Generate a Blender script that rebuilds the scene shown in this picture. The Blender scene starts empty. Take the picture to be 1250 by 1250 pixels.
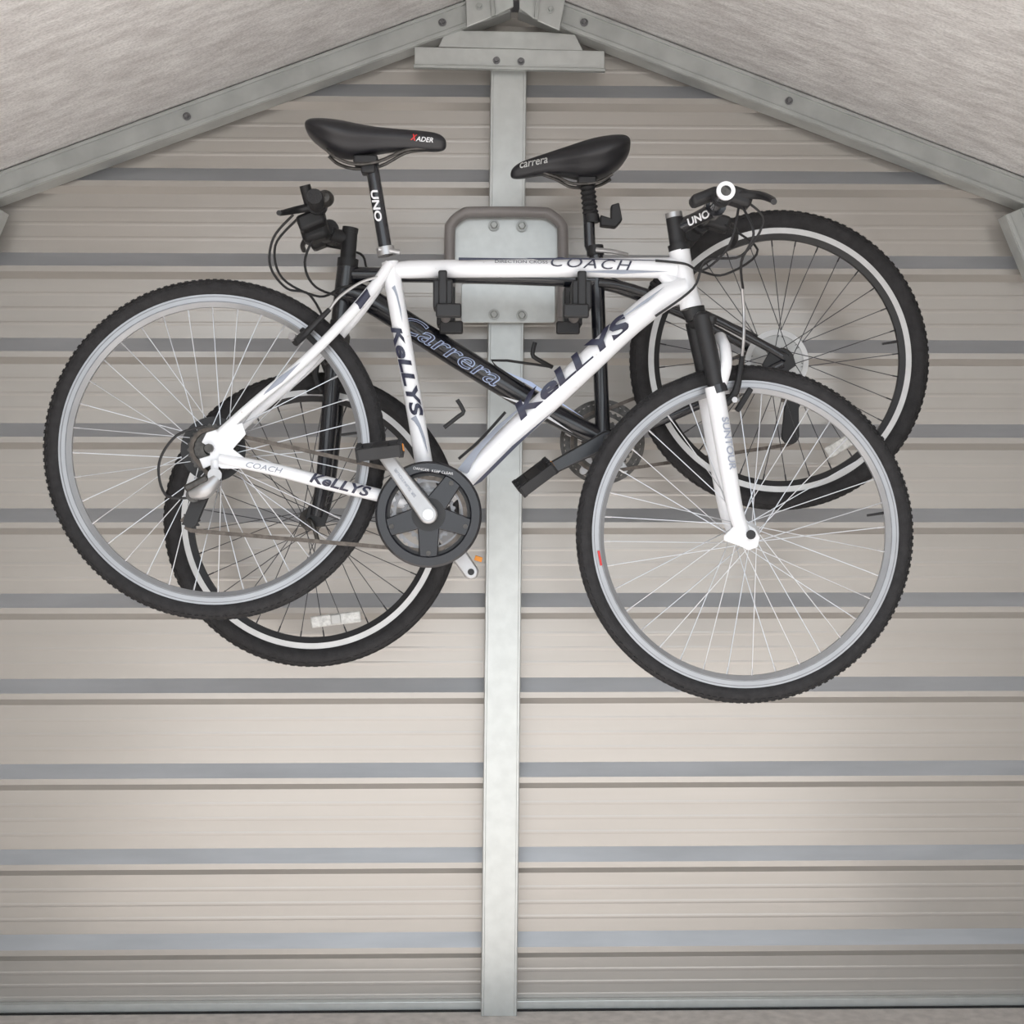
import bpy, bmesh, math, random
from mathutils import Vector, Matrix
random.seed(3)
F=1829.0; YAW=math.radians(1.3); CS=math.cos(YAW); SN=math.sin(YAW)
CAM=Vector((-0.074,-3.68,1.217))
def P(px,py,y):
    a=(px-625)/F; b=-(py-625)/F
    d=Vector((SN+a*CS, CS-a*SN, b)); t=(y-CAM.y)/d.y
    return CAM+d*t
scene=bpy.context.scene
scene.view_settings.view_transform='Standard'
# ---------------------------------------------------------------- materials
def mat(name,col,rough=0.5,metal=0.0,var=0.08,scale=20,bump=0.0,bscale=200,col2=None,stretch=None,coat=0,lo=0.35,hi=0.65,speck=0.0):
    m=bpy.data.materials.new(name); m.use_nodes=True; nt=m.node_tree; n=nt.nodes; l=nt.links
    b=n['Principled BSDF']; tc=n.new('ShaderNodeTexCoord'); mp=n.new('ShaderNodeMapping')
    l.new(tc.outputs['Object'],mp.inputs['Vector'])
    if stretch: mp.inputs['Scale'].default_value=stretch
    ns=n.new('ShaderNodeTexNoise'); ns.inputs['Scale'].default_value=scale; ns.inputs['Detail'].default_value=6
    l.new(mp.outputs[0],ns.inputs['Vector'])
    cr=n.new('ShaderNodeValToRGB'); cr.color_ramp.elements[0].position=lo; cr.color_ramp.elements[1].position=hi
    c2=col2 if col2 else tuple(max(0,c*(1-var*2)) for c in col)
    cr.color_ramp.elements[0].color=(*c2,1); cr.color_ramp.elements[1].color=(*col,1)
    l.new(ns.outputs['Fac'],cr.inputs[0]); out=cr.outputs[0]
    if speck:
        n3=n.new('ShaderNodeTexNoise'); n3.inputs['Scale'].default_value=170; n3.inputs['Detail'].default_value=3
        l.new(tc.outputs['Object'],n3.inputs['Vector'])
        c3=n.new('ShaderNodeValToRGB'); c3.color_ramp.elements[0].position=0.38; c3.color_ramp.elements[1].position=0.56
        c3.color_ramp.elements[0].color=(1-speck,1-speck,1-speck,1); c3.color_ramp.elements[1].color=(1,1,1,1)
        l.new(n3.outputs['Fac'],c3.inputs[0])
        mx=n.new('ShaderNodeMix'); mx.data_type='RGBA'; mx.blend_type='MULTIPLY'; mx.inputs[0].default_value=1
        l.new(out,mx.inputs[6]); l.new(c3.outputs[0],mx.inputs[7]); out=mx.outputs[2]
    l.new(out,b.inputs['Base Color'])
    b.inputs['Roughness'].default_value=rough; b.inputs['Metallic'].default_value=metal
    if coat: b.inputs['Coat Weight'].default_value=coat; b.inputs['Coat Roughness'].default_value=0.15
    if bump:
        n2=n.new('ShaderNodeTexNoise'); n2.inputs['Scale'].default_value=bscale; n2.inputs['Detail'].default_value=4
        l.new(mp.outputs[0],n2.inputs['Vector'])
        bp=n.new('ShaderNodeBump'); bp.inputs['Strength'].default_value=bump; bp.inputs['Distance'].default_value=0.004
        l.new(n2.outputs['Fac'],bp.inputs['Height']); l.new(bp.outputs[0],b.inputs['Normal'])
    return m
M_wall=mat('wall_steel_beige',(0.505,0.478,0.447),0.27,0.40,0.03,3,0.08,4,stretch=(0.5,1,5))
M_ribshade=mat('wall_steel_rib_shade',(0.41,0.42,0.44),0.42,0.3,0.06,8,stretch=(0.5,1,3))  # cool grey paints in the shade and ceiling reflection on upward rib slopes
M_ceil=mat('ceiling_lining',(0.80,0.79,0.785),0.85,0,0.1,16,0.8,70,col2=(0.60,0.58,0.575),stretch=(0.35,2.0,2.0),lo=0.32,hi=0.66,speck=0.16)
M_galv=mat('galvanised_steel',(0.60,0.62,0.61),0.38,0.6,0.04,35,0.03,60)
M_galvd=mat('galvanised_steel_dull',(0.50,0.52,0.51),0.48,0.5,0.08,14)
M_floor=mat('concrete_floor',(0.66,0.61,0.575),0.9,0,0.1,30,0.3,150)
M_white=mat('white_frame_paint',(0.83,0.84,0.87),0.28,0,0.0,60,col2=(0.60,0.58,0.56),coat=0.5,lo=0.26,hi=0.31)
M_black=mat('black_frame_paint',(0.012,0.013,0.018),0.25,0,0.1,coat=0.5)
M_matte=mat('matte_black',(0.017,0.017,0.019),0.5,0,0.1)
M_rub=mat('tyre_rubber',(0.024,0.023,0.025),0.8,0,0.2,60,0.3,400)
M_grip=mat('rubber_grip',(0.022,0.022,0.024),0.7,0,0.1,40,0.4,300)
M_rim=mat('alloy_rim',(0.40,0.41,0.43),0.31,0.6,0.06,14)
M_rim2=mat('alloy_rim_machined',(0.62,0.62,0.62),0.4,0.3,0.05,30)
M_spoke=mat('steel_spoke',(0.60,0.61,0.64),0.3,0.7,0.03)
M_spoked=mat('black_spoke',(0.05,0.05,0.055),0.35,0.5,0.03)
M_alloy=mat('alloy_parts',(0.48,0.48,0.49),0.33,0.75,0.06)
M_ring=mat('chainring_steel',(0.24,0.24,0.25),0.35,0.7,0.1,60)
M_dsteel=mat('dark_steel',(0.10,0.095,0.09),0.4,0.7,0.2,90)
M_chain=mat('chain_steel',(0.14,0.12,0.105),0.45,0.7,0.2,90)
M_rack=mat('rack_paint',(0.29,0.27,0.265),0.45,0.1,0.05)
M_navy=mat('decal_navy',(0.02,0.022,0.05),0.3,0,0.05)
M_grey=mat('decal_grey',(0.30,0.33,0.40),0.35,0,0.05)
M_dwhite=mat('decal_white',(0.82,0.83,0.86),0.35,0,0.02)
M_blue=mat('decal_pale_blue',(0.50,0.60,0.85),0.35,0,0.02)
M_red=mat('decal_red',(0.65,0.03,0.03),0.35,0,0.02)
M_orange=mat('orange_reflector',(0.85,0.30,0.02),0.25,0,0.05)
M_refl=mat('clear_reflector',(0.70,0.70,0.68),0.15,0.1,0.15,120,0.3,500)
M_disc=mat('clear_guard_disc',(0.48,0.48,0.47),0.3,0.2,0.05)
M_saddle=mat('saddle_vinyl',(0.016,0.016,0.020),0.38,0,0.1)
M_dark=mat('dark_gap',(0.02,0.02,0.02),0.9)
# ---------------------------------------------------------------- helpers
def fin(name,bm,m,par=None,angle=35,smooth=True,bevel=0,bseg=2):
    bmesh.ops.recalc_face_normals(bm,faces=bm.faces[:])
    me=bpy.data.meshes.new(name); bm.to_mesh(me); bm.free()
    if smooth:
        for p in me.polygons: p.use_smooth=True
        me.set_sharp_from_angle(angle=math.radians(angle))
    o=bpy.data.objects.new(name,me); scene.collection.objects.link(o)
    if m: me.materials.append(m)
    if bevel:
        md=o.modifiers.new('bevel','BEVEL'); md.width=bevel; md.segments=bseg; md.limit_method='ANGLE'
    if par:
        o.parent=par; o.matrix_parent_inverse=Matrix.Translation(-par.location)
    return o
def empty(name,loc):
    e=bpy.data.objects.new(name,None); e.location=loc; e.empty_display_size=0.1; scene.collection.objects.link(e); return e
def crom(pts,rs,n):
    if n<=1 or len(pts)<3: return pts,rs
    op=[];orr=[]
    for i in range(len(pts)-1):
        p0=pts[max(i-1,0)];p1=pts[i];p2=pts[i+1];p3=pts[min(i+2,len(pts)-1)]
        for k in range(n):
            t=k/n
            op.append(0.5*((2*p1)+(p2-p0)*t+(2*p0-5*p1+4*p2-p3)*t*t+(3*p1-p0-3*p2+p3)*t**3))
            orr.append(rs[i]*(1-t)+rs[i+1]*t)
    op.append(pts[-1]);orr.append(rs[-1])
    return op,orr
def sweep(bm,pts,r,seg=12,n=1,fy=1.0,fz=1.0,cap=True):
    pts=[Vector(p) for p in pts]
    rs=list(r) if isinstance(r,(list,tuple)) else [r]*len(pts)
    pts,rs=crom(pts,rs,n)
    N=len(pts); rings=[]; nv=None
    for i in range(N):
        t=(pts[min(i+1,N-1)]-pts[max(i-1,0)]).normalized()
        if nv is None:
            ref=Vector((0,1,0)) if abs(t.y)<0.9 else Vector((1,0,0))
            nv=(ref-t*ref.dot(t)).normalized()
        else: nv=(nv-t*nv.dot(t)).normalized()
        b=t.cross(nv); ring=[]
        for k in range(seg):
            a=2*math.pi*k/seg
            ring.append(bm.verts.new(pts[i]+rs[i]*(math.cos(a)*nv*fy+math.sin(a)*b*fz)))
        rings.append(ring)
    for i in range(N-1):
        for k in range(seg):
            bm.faces.new((rings[i][k],rings[i][(k+1)%seg],rings[i+1][(k+1)%seg],rings[i+1][k]))
    if cap:
        bm.faces.new(rings[0][::-1]); bm.faces.new(rings[-1])
def tube(name,pts,r,m,par,seg=16,n=1,fy=1,fz=1):
    bm=bmesh.new(); sweep(bm,pts,r,seg,n,fy,fz); return fin(name,bm,m,par)
def tubes(name,lst,r,m,par,seg=10,n=1,fy=1,fz=1):
    bm=bmesh.new()
    for pts in lst: sweep(bm,pts,r,seg,n,fy,fz)
    return fin(name,bm,m,par)
def mir(p,yc): return Vector((p.x,2*yc-p.y,p.z))
def lathe_bm(bm,prof,c,seg=96,closed=True):
    rings=[]
    for k in range(seg):
        a=2*math.pi*k/seg
        rings.append([bm.verts.new((c.x+r*math.cos(a),c.y+y,c.z+r*math.sin(a))) for r,y in prof])
    n=len(prof)
    for k in range(seg):
        A=rings[k];B=rings[(k+1)%seg]
        for i in range(n if closed else n-1):
            j=(i+1)%n; bm.faces.new((A[i],A[j],B[j],B[i]))
def lathe(name,prof,c,m,par,seg=96):
    bm=bmesh.new(); lathe_bm(bm,prof,c,seg); return fin(name,bm,m,par)
def disc_prof(r,y0,y1,rin=0.001): return [(rin,y0),(r,y0),(r,y1),(rin,y1)]
def obox(bm,c,ux,uy,uz):
    vs=[]
    for s in ((-1,-1,-1),(1,-1,-1),(1,1,-1),(-1,1,-1),(-1,-1,1),(1,-1,1),(1,1,1),(-1,1,1)):
        vs.append(bm.verts.new(c+ux*s[0]+uy*s[1]+uz*s[2]))
    for f in ((0,3,2,1),(4,5,6,7),(0,1,5,4),(1,2,6,5),(2,3,7,6),(3,0,4,7)):
        bm.faces.new([vs[i] for i in f])
X=Vector((1,0,0));Y=Vector((0,1,0));Z=Vector((0,0,1))
def box(name,c,sx,sy,sz,m,par=None,bevel=0.002,u=None):
    bm=bmesh.new()
    if u is None: obox(bm,c,X*sx/2,Y*sy/2,Z*sz/2)
    else:
        u=u.normalized(); v=Vector((-u.z,0,u.x)); obox(bm,c,u*sx/2,Y*sy/2,v*sz/2)
    return fin(name,bm,m,par,bevel=bevel)
def prism(name,pts,y0,y1,m,par=None,bevel=0.0015):
    bm=bmesh.new()
    a=[bm.verts.new((p[0],y0,p[1])) for p in pts]; b=[bm.verts.new((p[0],y1,p[1])) for p in pts]
    bm.faces.new(a); bm.faces.new(b[::-1]); n=len(pts)
    for i in range(n): bm.faces.new((a[i],b[i],b[(i+1)%n],a[(i+1)%n]))
    return fin(name,bm,m,par,bevel=bevel)
def pprism(name,pxs,y,th,m,par=None,bevel=0.0015):
    pts=[(lambda p:(p.x,p.z))(P(a,b,y)) for a,b in pxs]
    return prism(name,pts,y,y+th,m,par,bevel)
def wrap(name,bm,p0,p1,yc,r,H,m,par,shear=0.0,eps=0.0008):
    xs=[v.co.x for v in bm.verts]; ys=[v.co.y for v in bm.verts]
    x0,x1,y0,y1=min(xs),max(xs),min(ys),max(ys)
    L=(p1-p0).length; u=(p1-p0).normalized(); vv=Vector((-u.z,0,u.x))
    for v in bm.verts:
        b=((v.co.y-y0)/(y1-y0)-0.5)*H; a=(v.co.x-x0)/(x1-x0)*L+shear*b
        v.co=Vector((a,b,0))
    for k in range(-6,7):
        bmesh.ops.bisect_plane(bm,geom=bm.verts[:]+bm.edges[:]+bm.faces[:],plane_co=(0,H*k/14,0),plane_no=(0,1,0))
    for v in bm.verts:
        a,b=v.co.x,v.co.y
        rr=r+eps; bb=max(-rr*0.98,min(rr*0.98,b))
        y=yc-math.sqrt(rr*rr-bb*bb)
        q=p0+u*a+vv*bb; v.co=Vector((q.x,y,q.z))
    o=fin(name,bm,m,par,smooth=False); return o
def text(name,s,p0,p1,yc,r,H,m,par,shear=0.0,bold=0.0,space=1.0):
    c=bpy.data.curves.new('t','FONT'); c.body=s; c.offset=bold; c.space_character=space; c.resolution_u=4
    o=bpy.data.objects.new('t',c); scene.collection.objects.link(o)
    bpy.context.view_layer.update()
    dg=bpy.context.evaluated_depsgraph_get(); me=bpy.data.meshes.new_from_object(o.evaluated_get(dg))
    bm=bmesh.new(); bm.from_mesh(me); bpy.data.objects.remove(o)
    bmesh.ops.triangulate(bm,faces=bm.faces[:])
    return wrap(name,bm,p0,p1,yc,r,H,m,par,shear)
def decal(name,poly,p0,p1,yc,r,H,m,par):
    bm=bmesh.new(); bm.faces.new([bm.verts.new((a,b,0)) for a,b in poly])
    bmesh.ops.triangulate(bm,faces=bm.faces[:]); return wrap(name,bm,p0,p1,yc,r,H,m,par)
SW=[(0,0.1),(0.25,0.35),(0.6,0.5),(1,0.42),(0.6,0.25),(0.3,0.05),(0.15,-0.2),(0.05,-0.5)]
def loft(name,secs,m,par,seg=24,e=0.75):
    bm=bmesh.new(); rings=[]
    for x,zt,zb,w,yc in secs:
        zc=(zt+zb)/2;h=(zt-zb)/2;ring=[]
        for k in range(seg):
            a=2*math.pi*k/seg; ca,sa=math.cos(a),math.sin(a)
            ring.append(bm.verts.new((x,yc+w*math.copysign(abs(ca)**e,ca)*(1.0 if sa>-0.1 else 0.82),zc+h*math.copysign(abs(sa)**e,sa))))
        rings.append(ring)
    for i in range(len(rings)-1):
        for k in range(seg): bm.faces.new((rings[i][k],rings[i][(k+1)%seg],rings[i+1][(k+1)%seg],rings[i+1][k]))
    bm.faces.new(rings[0]);bm.faces.new(rings[-1][::-1])
    o=fin(name,bm,m,par,angle=80); md=o.modifiers.new('s','SUBSURF'); md.levels=1; md.render_levels=2
    return o
# ---------------------------------------------------------------- wheel
def wheel(pre,c,R,tt,tw,rh,par,rimm,spm,nsp=36,rim2=None,rot=0.0,kn=1.0,K=120):
    rc=R-tt/2-0.001*kn
    prof=[]
    for k in range(20):
        a=2*math.pi*k/20; ca=math.cos(a); prof.append((rc+tt/2*ca,tw/2*math.sin(a)))
    bm=bmesh.new(); lathe_bm(bm,prof,c,160)
    for k in range(K):
        for row,(dy,dr) in enumerate(((-tw*0.38,-0.34),(-tw*0.14,-0.02),(tw*0.14,-0.02),(tw*0.38,-0.34))):
            a=2*math.pi*(k+(0.5 if row%2 else 0))/K
            er=Vector((math.cos(a),0,math.sin(a)));et=Vector((-math.sin(a),0,math.cos(a)))
            rr=rc+tt/2*(1+dr) if row in(0,3) else rc+tt/2*0.97
            ax=(er*1+Y*(0.9 if dy>0 else -0.9)).normalized() if row in(0,3) else er
            ay=ax.cross(et)
            obox(bm,c+er*rr+Y*dy,et*0.60/K,ay*tw*0.09,ax*0.0022*kn)
    fin(pre+'_tyre',bm,M_rub,par,angle=40)
    ro=R-tt+0.004; ri=R-tt-rh; w=0.0125
    if rim2:
        rm=ro-(ro-ri)*0.52
        lathe(pre+'_rim_track',[(ro,-w),(ro,w),(rm,w),(rm,-w)],c,rimm,par,128)
        lathe(pre+'_rim',[(rm,-w),(rm,w),(ri,w*.5),(ri,-w*.5)],c,rim2,par,128)
    else:
        rm=ri+0.009
        lathe(pre+'_rim',[(ro,-w),(ro,w),(rm,w*0.95),(ri,w*.35),(ri,-w*.35),(rm,-w*.95)],c,rimm,par,128)
        bm=bmesh.new()
        for s in(-1,1):
            for r0,dr in((rm+0.0005,0.0018),(ro-0.0055,0.0016)):
                lathe_bm(bm,[(r0,s*w*0.9),(r0,s*(w+.0005)),(r0+dr,s*(w+.0005)),(r0+dr,s*w*0.9)],c,128)
        fin(pre+'_rim_line',bm,M_ring,par)
    bm=bmesh.new()
    for k in range(nsp):
        side=-1 if k%2 else 1; lead=1 if (k//2)%2 else -1
        a=rot+2*math.pi*k/nsp; ha=a+lead*math.radians(62)
        p0=c+Vector((0.021*math.cos(ha),side*0.031,0.021*math.sin(ha)))
        p1=c+Vector((ri*math.cos(a),side*0.003,ri*math.sin(a)))
        sweep(bm,[p0,p1],0.00105,5)
        q=p1+(p0-p1).normalized()*0.014
        sweep(bm,[p1,q],0.0018,6)
    fin(pre+'_spokes',bm,spm,par)
    lathe(pre+'_hub',[(0.004,-.05),(0.010,-.05),(0.012,-.038),(0.025,-.034),(0.025,-.029),(0.013,-.024),(0.012,.024),(0.025,.029),(0.025,.034),(0.012,.038),(0.010,.05),(0.004,.05)],c,M_dsteel if rim2 else M_alloy,par,32)
    a=rot+0.1; er=Vector((math.cos(a),0,math.sin(a)))
    tube(pre+'_valve',[c+er*(ri+.002),c+er*(ri-0.035)],[.003,.0025],M_matte,par,8)
def gear_bm(bm,c,r,teeth,y0,y1,rin,th=0.004):
    n=teeth*4; outs=[]
    for k in range(n):
        a=2*math.pi*k/n; rr=r if k%4 in(0,1) else r-th
        outs.append((a,rr))
    A=[bm.verts.new((c.x+rr*math.cos(a),y0,c.z+rr*math.sin(a))) for a,rr in outs]
    B=[bm.verts.new((c.x+rr*math.cos(a),y1,c.z+rr*math.sin(a))) for a,rr in outs]
    C=[bm.verts.new((c.x+rin*math.cos(a),y0,c.z+rin*math.sin(a))) for a,rr in outs]
    D=[bm.verts.new((c.x+rin*math.cos(a),y1,c.z+rin*math.sin(a))) for a,rr in outs]
    for k in range(n):
        j=(k+1)%n
        bm.faces.new((A[k],A[j],B[j],B[k]));bm.faces.new((C[k],D[k],D[j],C[j]))
        bm.faces.new((A[k],C[k],C[j],A[j]));bm.faces.new((B[k],B[j],D[j],D[k]))
def chain(name,pts,m,par):
    bm=bmesh.new(); d=0.0127; acc=0
    res=[pts[0]]
    for a,b in zip(pts,pts[1:]):
        L=(b-a).length; s=d-acc
        while s<=L:
            res.append(a+(b-a)*(s/L)); s+=d
        acc=L-(s-d)
    for k,(a,b) in enumerate(zip(res,res[1:])):
        u=(b-a).normalized(); v=u.cross(Y)
        if v.length<0.1: continue
        v.normalize(); w=0.0038 if k%2 else 0.0027
        mid=(a+b)/2
        for s in(-1,1): obox(bm,mid+Y*s*w,u*0.0078,Y*0.0006,v*0.0040)
        sweep(bm,[a-Y*0.0042,a+Y*0.0042],0.0026,6)
    fin(name,bm,m,par)
def arc(c,r,a0,a1,n,y):
    return [Vector((c.x+r*math.cos(math.radians(a0+(a1-a0)*k/n)),y,c.z+r*math.sin(math.radians(a0+(a1-a0)*k/n)))) for k in range(n+1)]
def pedal(pre,c,side,u,par,m,tilt=0.0):
    u=u.normalized(); v=Vector((-u.z,0,u.x)); bm=bmesh.new(); s=side
    cc=c+Y*s*0.055
    yv=(Y*math.cos(tilt)+v*math.sin(tilt)); vv=(v*math.cos(tilt)-Y*math.sin(tilt))
    for k in(-1,1):
        obox(bm,cc+u*k*0.040,u*0.005,yv*0.040,vv*0.011)
        obox(bm,cc+yv*k*0.038,u*0.042,yv*0.004,vv*0.012)
    for t in range(-3,4,2):
        for k in(-1,1): obox(bm,cc+u*k*0.041+yv*t*0.011,u*0.005,yv*0.002,vv*0.015)
    obox(bm,cc,u*0.016,yv*0.036,vv*0.011)
    fin(pre+'_pedal',bm,m,par,bevel=0.0015)
    tube(pre+'_pedal_axle',[c-Y*s*0.004,c+Y*s*0.05],0.006,M_alloy,par,12)
    box(pre+'_pedal_reflector',cc+u*0.046,0.002,0.045,0.014,M_orange,par,0.0005,u=u)
def crank(name,c,e,y,w0,w1,th,m,par):
    d=(e-c); d.y=0; L=d.length; u=d.normalized(); v=Vector((-u.z,0,u.x)); pts=[]
    for k in range(9):
        a=math.radians(90+180*k/8); q=u*math.cos(a)*w0+v*math.sin(a)*w0; pts.append((c.x+q.x,c.z+q.z))
    for k in range(9):
        a=math.radians(-90+180*k/8); q=u*(L+math.cos(a)*w1)+v*math.sin(a)*w1; pts.append((c.x+q.x,c.z+q.z))
    return prism(name,pts,y-th/2,y+th/2,m,par,min(0.004,th*0.3))
# ================================================================= SHED
RX=P(628,0,-0.06).x; RZ=P(628,0,-0.06).z; SL=0.375
XL,XR=RX-1.30,RX+1.30
def roofz(x,off=0.0): return RZ+off-SL*abs(x-RX)
ribs=sorted([P(625,118+103.3*k,0).z for k in range(-1,11)])
def lip(z,h): return [(z-0.005,0),(z-0.002,h),(z+0.002,h),(z+0.005,0)]
PP=[(-0.0,0.0)]
prev=0.0
for zc in ribs:
    a=zc-0.036; g=a-prev
    if g>0.05:
        for f in (0.25,0.5,0.75): PP+=lip(prev+g*f,0.0004)
    PP+=[(zc-0.036,0.0),(zc-0.020,0.016),(zc-0.006,0.016),(zc+0.028,0.0)]
    prev=zc+0.028
PP.append((2.62,0.0))
bm=bmesh.new()
nx=12
cols=[]
for i in range(nx+1):
    x=XL+(XR-XL)*i/nx
    cols.append([bm.verts.new((x,-p,z)) for z,p in PP])
for i in range(nx):
    for j in range(len(PP)-1):
        f=bm.faces.new((cols[i][j],cols[i+1][j],cols[i+1][j+1],cols[i][j+1]))
        if PP[j][1]>0.01 and PP[j+1][1]<0.001: f.material_index=1  # upward slope gets the painted shade band
for s in(-1,1):
    bmesh.ops.bisect_plane(bm,geom=bm.verts[:]+bm.edges[:]+bm.faces[:],plane_co=(RX,0,RZ+0.03),plane_no=Vector((s*SL,0,1)).normalized(),clear_outer=True)
for f in bm.faces:
    if f.normal.y>0: f.normal_flip()
me=bpy.data.meshes.new('wall_back'); bm.to_mesh(me); bm.free(); me.materials.append(M_wall); me.materials.append(M_ribshade)
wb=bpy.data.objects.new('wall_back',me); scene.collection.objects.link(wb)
YF=-2.15
ez=roofz(XL,0.035)
for nm,x,s in(('wall_left',XL,-1),('wall_right',XR,1)):
    bm=bmesh.new(); obox(bm,Vector((x+s*0.01,YF/2,ez/2)),X*0.01,Y*abs(YF)/2,Z*ez/2); fin(nm,bm,M_wall)
bm=bmesh.new(); hz=0.035
pts=[(XL-0.02,roofz(XL-0.02,hz)),(RX,roofz(RX,hz)),(XR+0.02,roofz(XR+0.02,hz))]
def quadstrip(bm,pts,y0,y1,th):
    lo0=[bm.verts.new((x,y0,z)) for x,z in pts];lo1=[bm.verts.new((x,y1,z)) for x,z in pts]
    hi0=[bm.verts.new((x,y0,z+th)) for x,z in pts];hi1=[bm.verts.new((x,y1,z+th)) for x,z in pts]
    for i in range(len(pts)-1):
        bm.faces.new((lo0[i],lo1[i],lo1[i+1],lo0[i+1]));bm.faces.new((hi0[i],hi0[i+1],hi1[i+1],hi1[i]))
        bm.faces.new((lo0[i],lo0[i+1],hi0[i+1],hi0[i]));bm.faces.new((lo1[i],hi1[i],hi1[i+1],lo1[i+1]))
quadstrip(bm,pts,0.02,YF,0.02)
fin('ceiling',bm,M_ceil,smooth=False)
bm=bmesh.new(); obox(bm,Vector((0,-5.0,-0.05)),X*8,Y*5.1,Z*0.05); fin('floor',bm,M_floor,smooth=False)
box('trim_1',Vector((RX,-0.012,0.012)),2.58,0.02,0.022,M_galv,None,0.002)
box('trim_2',Vector((RX,-0.028,0.002)),2.58,0.008,0.004,M_dark,None,0.001)
def channel(bm,a,b,h,y0,d,t=0.003):
    u=(b-a).normalized(); v=Vector((-u.z,0,u.x));
    if v.z<0: v=-v
    L=(b-a).length/2; c=(a+b)/2; c=Vector((c.x,y0,c.z))
    obox(bm,c,u*L,Y*t/2,v*h/2)
    for s in(-1,1):
        obox(bm,c+v*s*(h/2-t/2)+Y*d/2,u*L,Y*d/2,v*t/2)
    obox(bm,c-v*(h/2-0.006)-Y*0.004,u*L,Y*0.003,v*0.005)
    obox(bm,c+v*(h/2-0.006)-Y*0.004,u*L,Y*0.003,v*0.004)
YR=-0.085
def bolt(bm,p,r=0.009):
    c=Vector(p); lathe_bm(bm,[(0.0005,-0.002),(r*1.5,-0.002),(r*1.5,0),(0.0005,0)],c,16)
    lathe_bm(bm,[(0.0005,-0.009),(r*0.8,-0.009),(r,-0.006),(r,-0.002),(0.0005,-0.002)],c,6)
for i,(s,bl) in enumerate(((-1,[(540,30),(228,140)]),(1,[(713,38),(963,136)]))):
    e=empty('roof_rafter' if i==0 else 'roof_rafter.001',Vector((RX+s*0.6,YR,RZ-0.24)))
    bm=bmesh.new(); a=Vector((RX+s*0.02,0,roofz(RX+0.02))); b=Vector((RX+s*1.285,0,roofz(RX+1.285)))
    channel(bm,a,b,0.062,YR,0.06); fin('channel',bm,M_galvd,e,bevel=0.001)
    bm=bmesh.new()
    for px,py in bl:
        q=P(px,py,YR-0.003); q.z=roofz(q.x); bolt(bm,q,0.0065)
    fin('bolts',bm,M_ring,e)
for i,(s) in enumerate((1,-1)):
    e=empty('knee_brace' if i==0 else 'knee_brace.001',Vector((RX+s*1.25,YR,1.9)))
    a=P(1238,258,YR-0.01); b=P(1270,335,YR-0.01)
    if s<0: a.x=2*RX-a.x-0.035; b.x=2*RX-b.x-0.035
    bm=bmesh.new(); channel(bm,a,b,0.05,YR-0.01,0.05); fin('channel',bm,M_galvd,e,bevel=0.001)
e=empty('wall_post',P(615,650,-0.06))
bm=bmesh.new()
YP=-0.062
t0=P(621,70,YP); b0=P(609,1233,YP); b0.z=0.0
u=(t0-b0).normalized(); v=Vector((-u.z,0,u.x)); c=(t0+b0)/2; L=(t0-b0).length/2; w=0.0435
obox(bm,c,u*L,Y*0.0015,v*w)
for s in(-1,1):
    obox(bm,c+v*s*(w-0.0015)+Y*0.02,u*L,Y*0.0195,v*0.0015)
    obox(bm,c+v*s*(w-0.004)-Y*0.002,u*L,Y*0.0015,v*0.003)
fin('channel',bm,M_galv,e,bevel=0.0012)
e=empty('header_beam',P(621,70,-0.08))
y=-0.088
pprism('face',[(506,57),(738,62),(738,84),(506,79)],y,0.004,M_galv,e)
pprism('lower_lip',[(505,78),(739,83),(739,87),(505,82)],y-0.012,0.016,M_galvd,e)
pprism('upper_flange',[(545,37),(560,37),(668,39),(702,42),(712,62),(535,57)],y+0.008,0.004,M_galv,e)
bm=bmesh.new()
for q in((606,74),(636,75)): bolt(bm,P(q[0],q[1],y-0.001),0.006)
fin('bolts',bm,M_ring,e)
e=empty('ridge_bracket',P(628,10,-0.11))
y=-0.11
pprism('gusset_left',[(568,-14),(600,-26),(624,-34),(627,8),(602,20),(570,33)],y,0.006,M_galv,e)
pprism('gusset_right',[(632,-34),(660,-26),(689,-12),(690,0),(683,37),(655,25),(634,10)],y,0.006,M_galv,e)
pprism('fold_left',[(597,-20),(602,-20),(605,18),(600,20)],y-0.012,0.012,M_galvd,e)
pprism('fold_right',[(655,-20),(660,-20),(657,24),(652,22)],y-0.012,0.012,M_galvd,e)
bm=bmesh.new()
for q in((585,8),(672,12),(629,-4)): bolt(bm,P(q[0],q[1],y-0.002),0.006)
fin('bolts',bm,M_galvd,e)
bm=bmesh.new(); obox(bm,Vector((RX,YF/2-0.06,RZ+0.018)),X*0.045,Y*(abs(YF)/2-0.065),Z*0.0015)
for s in(-1,1): obox(bm,Vector((RX+s*0.045,YF/2-0.06,RZ+0.016)),X*0.0015,Y*(abs(YF)/2-0.065),Z*0.010)
fin('ridge_beam',bm,M_galvd,None)
# ================================================================= RACK
Y1,Y2=-0.60,-0.32
e=empty('bicycle_wall_rack',P(620,320,-0.15)); R=e
yp=-0.085
def rr(x0,y0,x1,y1,r,n=5):
    out=[]
    for cx,cy,a0 in((x1-r,y0+r,-90),(x1-r,y1-r,0),(x0+r,y1-r,90),(x0+r,y0+r,180)):
        for k in range(n+1):
            a=math.radians(a0+90*k/n); out.append((cx+r*math.cos(a),cy+r*math.sin(a)))
    return out
pprism('upper_plate',rr(553,264,682,330,14),yp,0.004,M_galv,R)
pprism('lower_plate',rr(563,346,678,394,4),yp-0.004,0.004,M_galv,R)
pprism('middle_plate',[(580,325),(660,325),(660,350),(580,350)],yp,0.004,M_galvd,R)
bm=bmesh.new()
for q in((603,275),(637,276),(603,384),(637,385)): bolt(bm,P(q[0],q[1],yp-0.005),0.009)
fin('bolts',bm,M_galvd,R)
ya=-0.105
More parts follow.
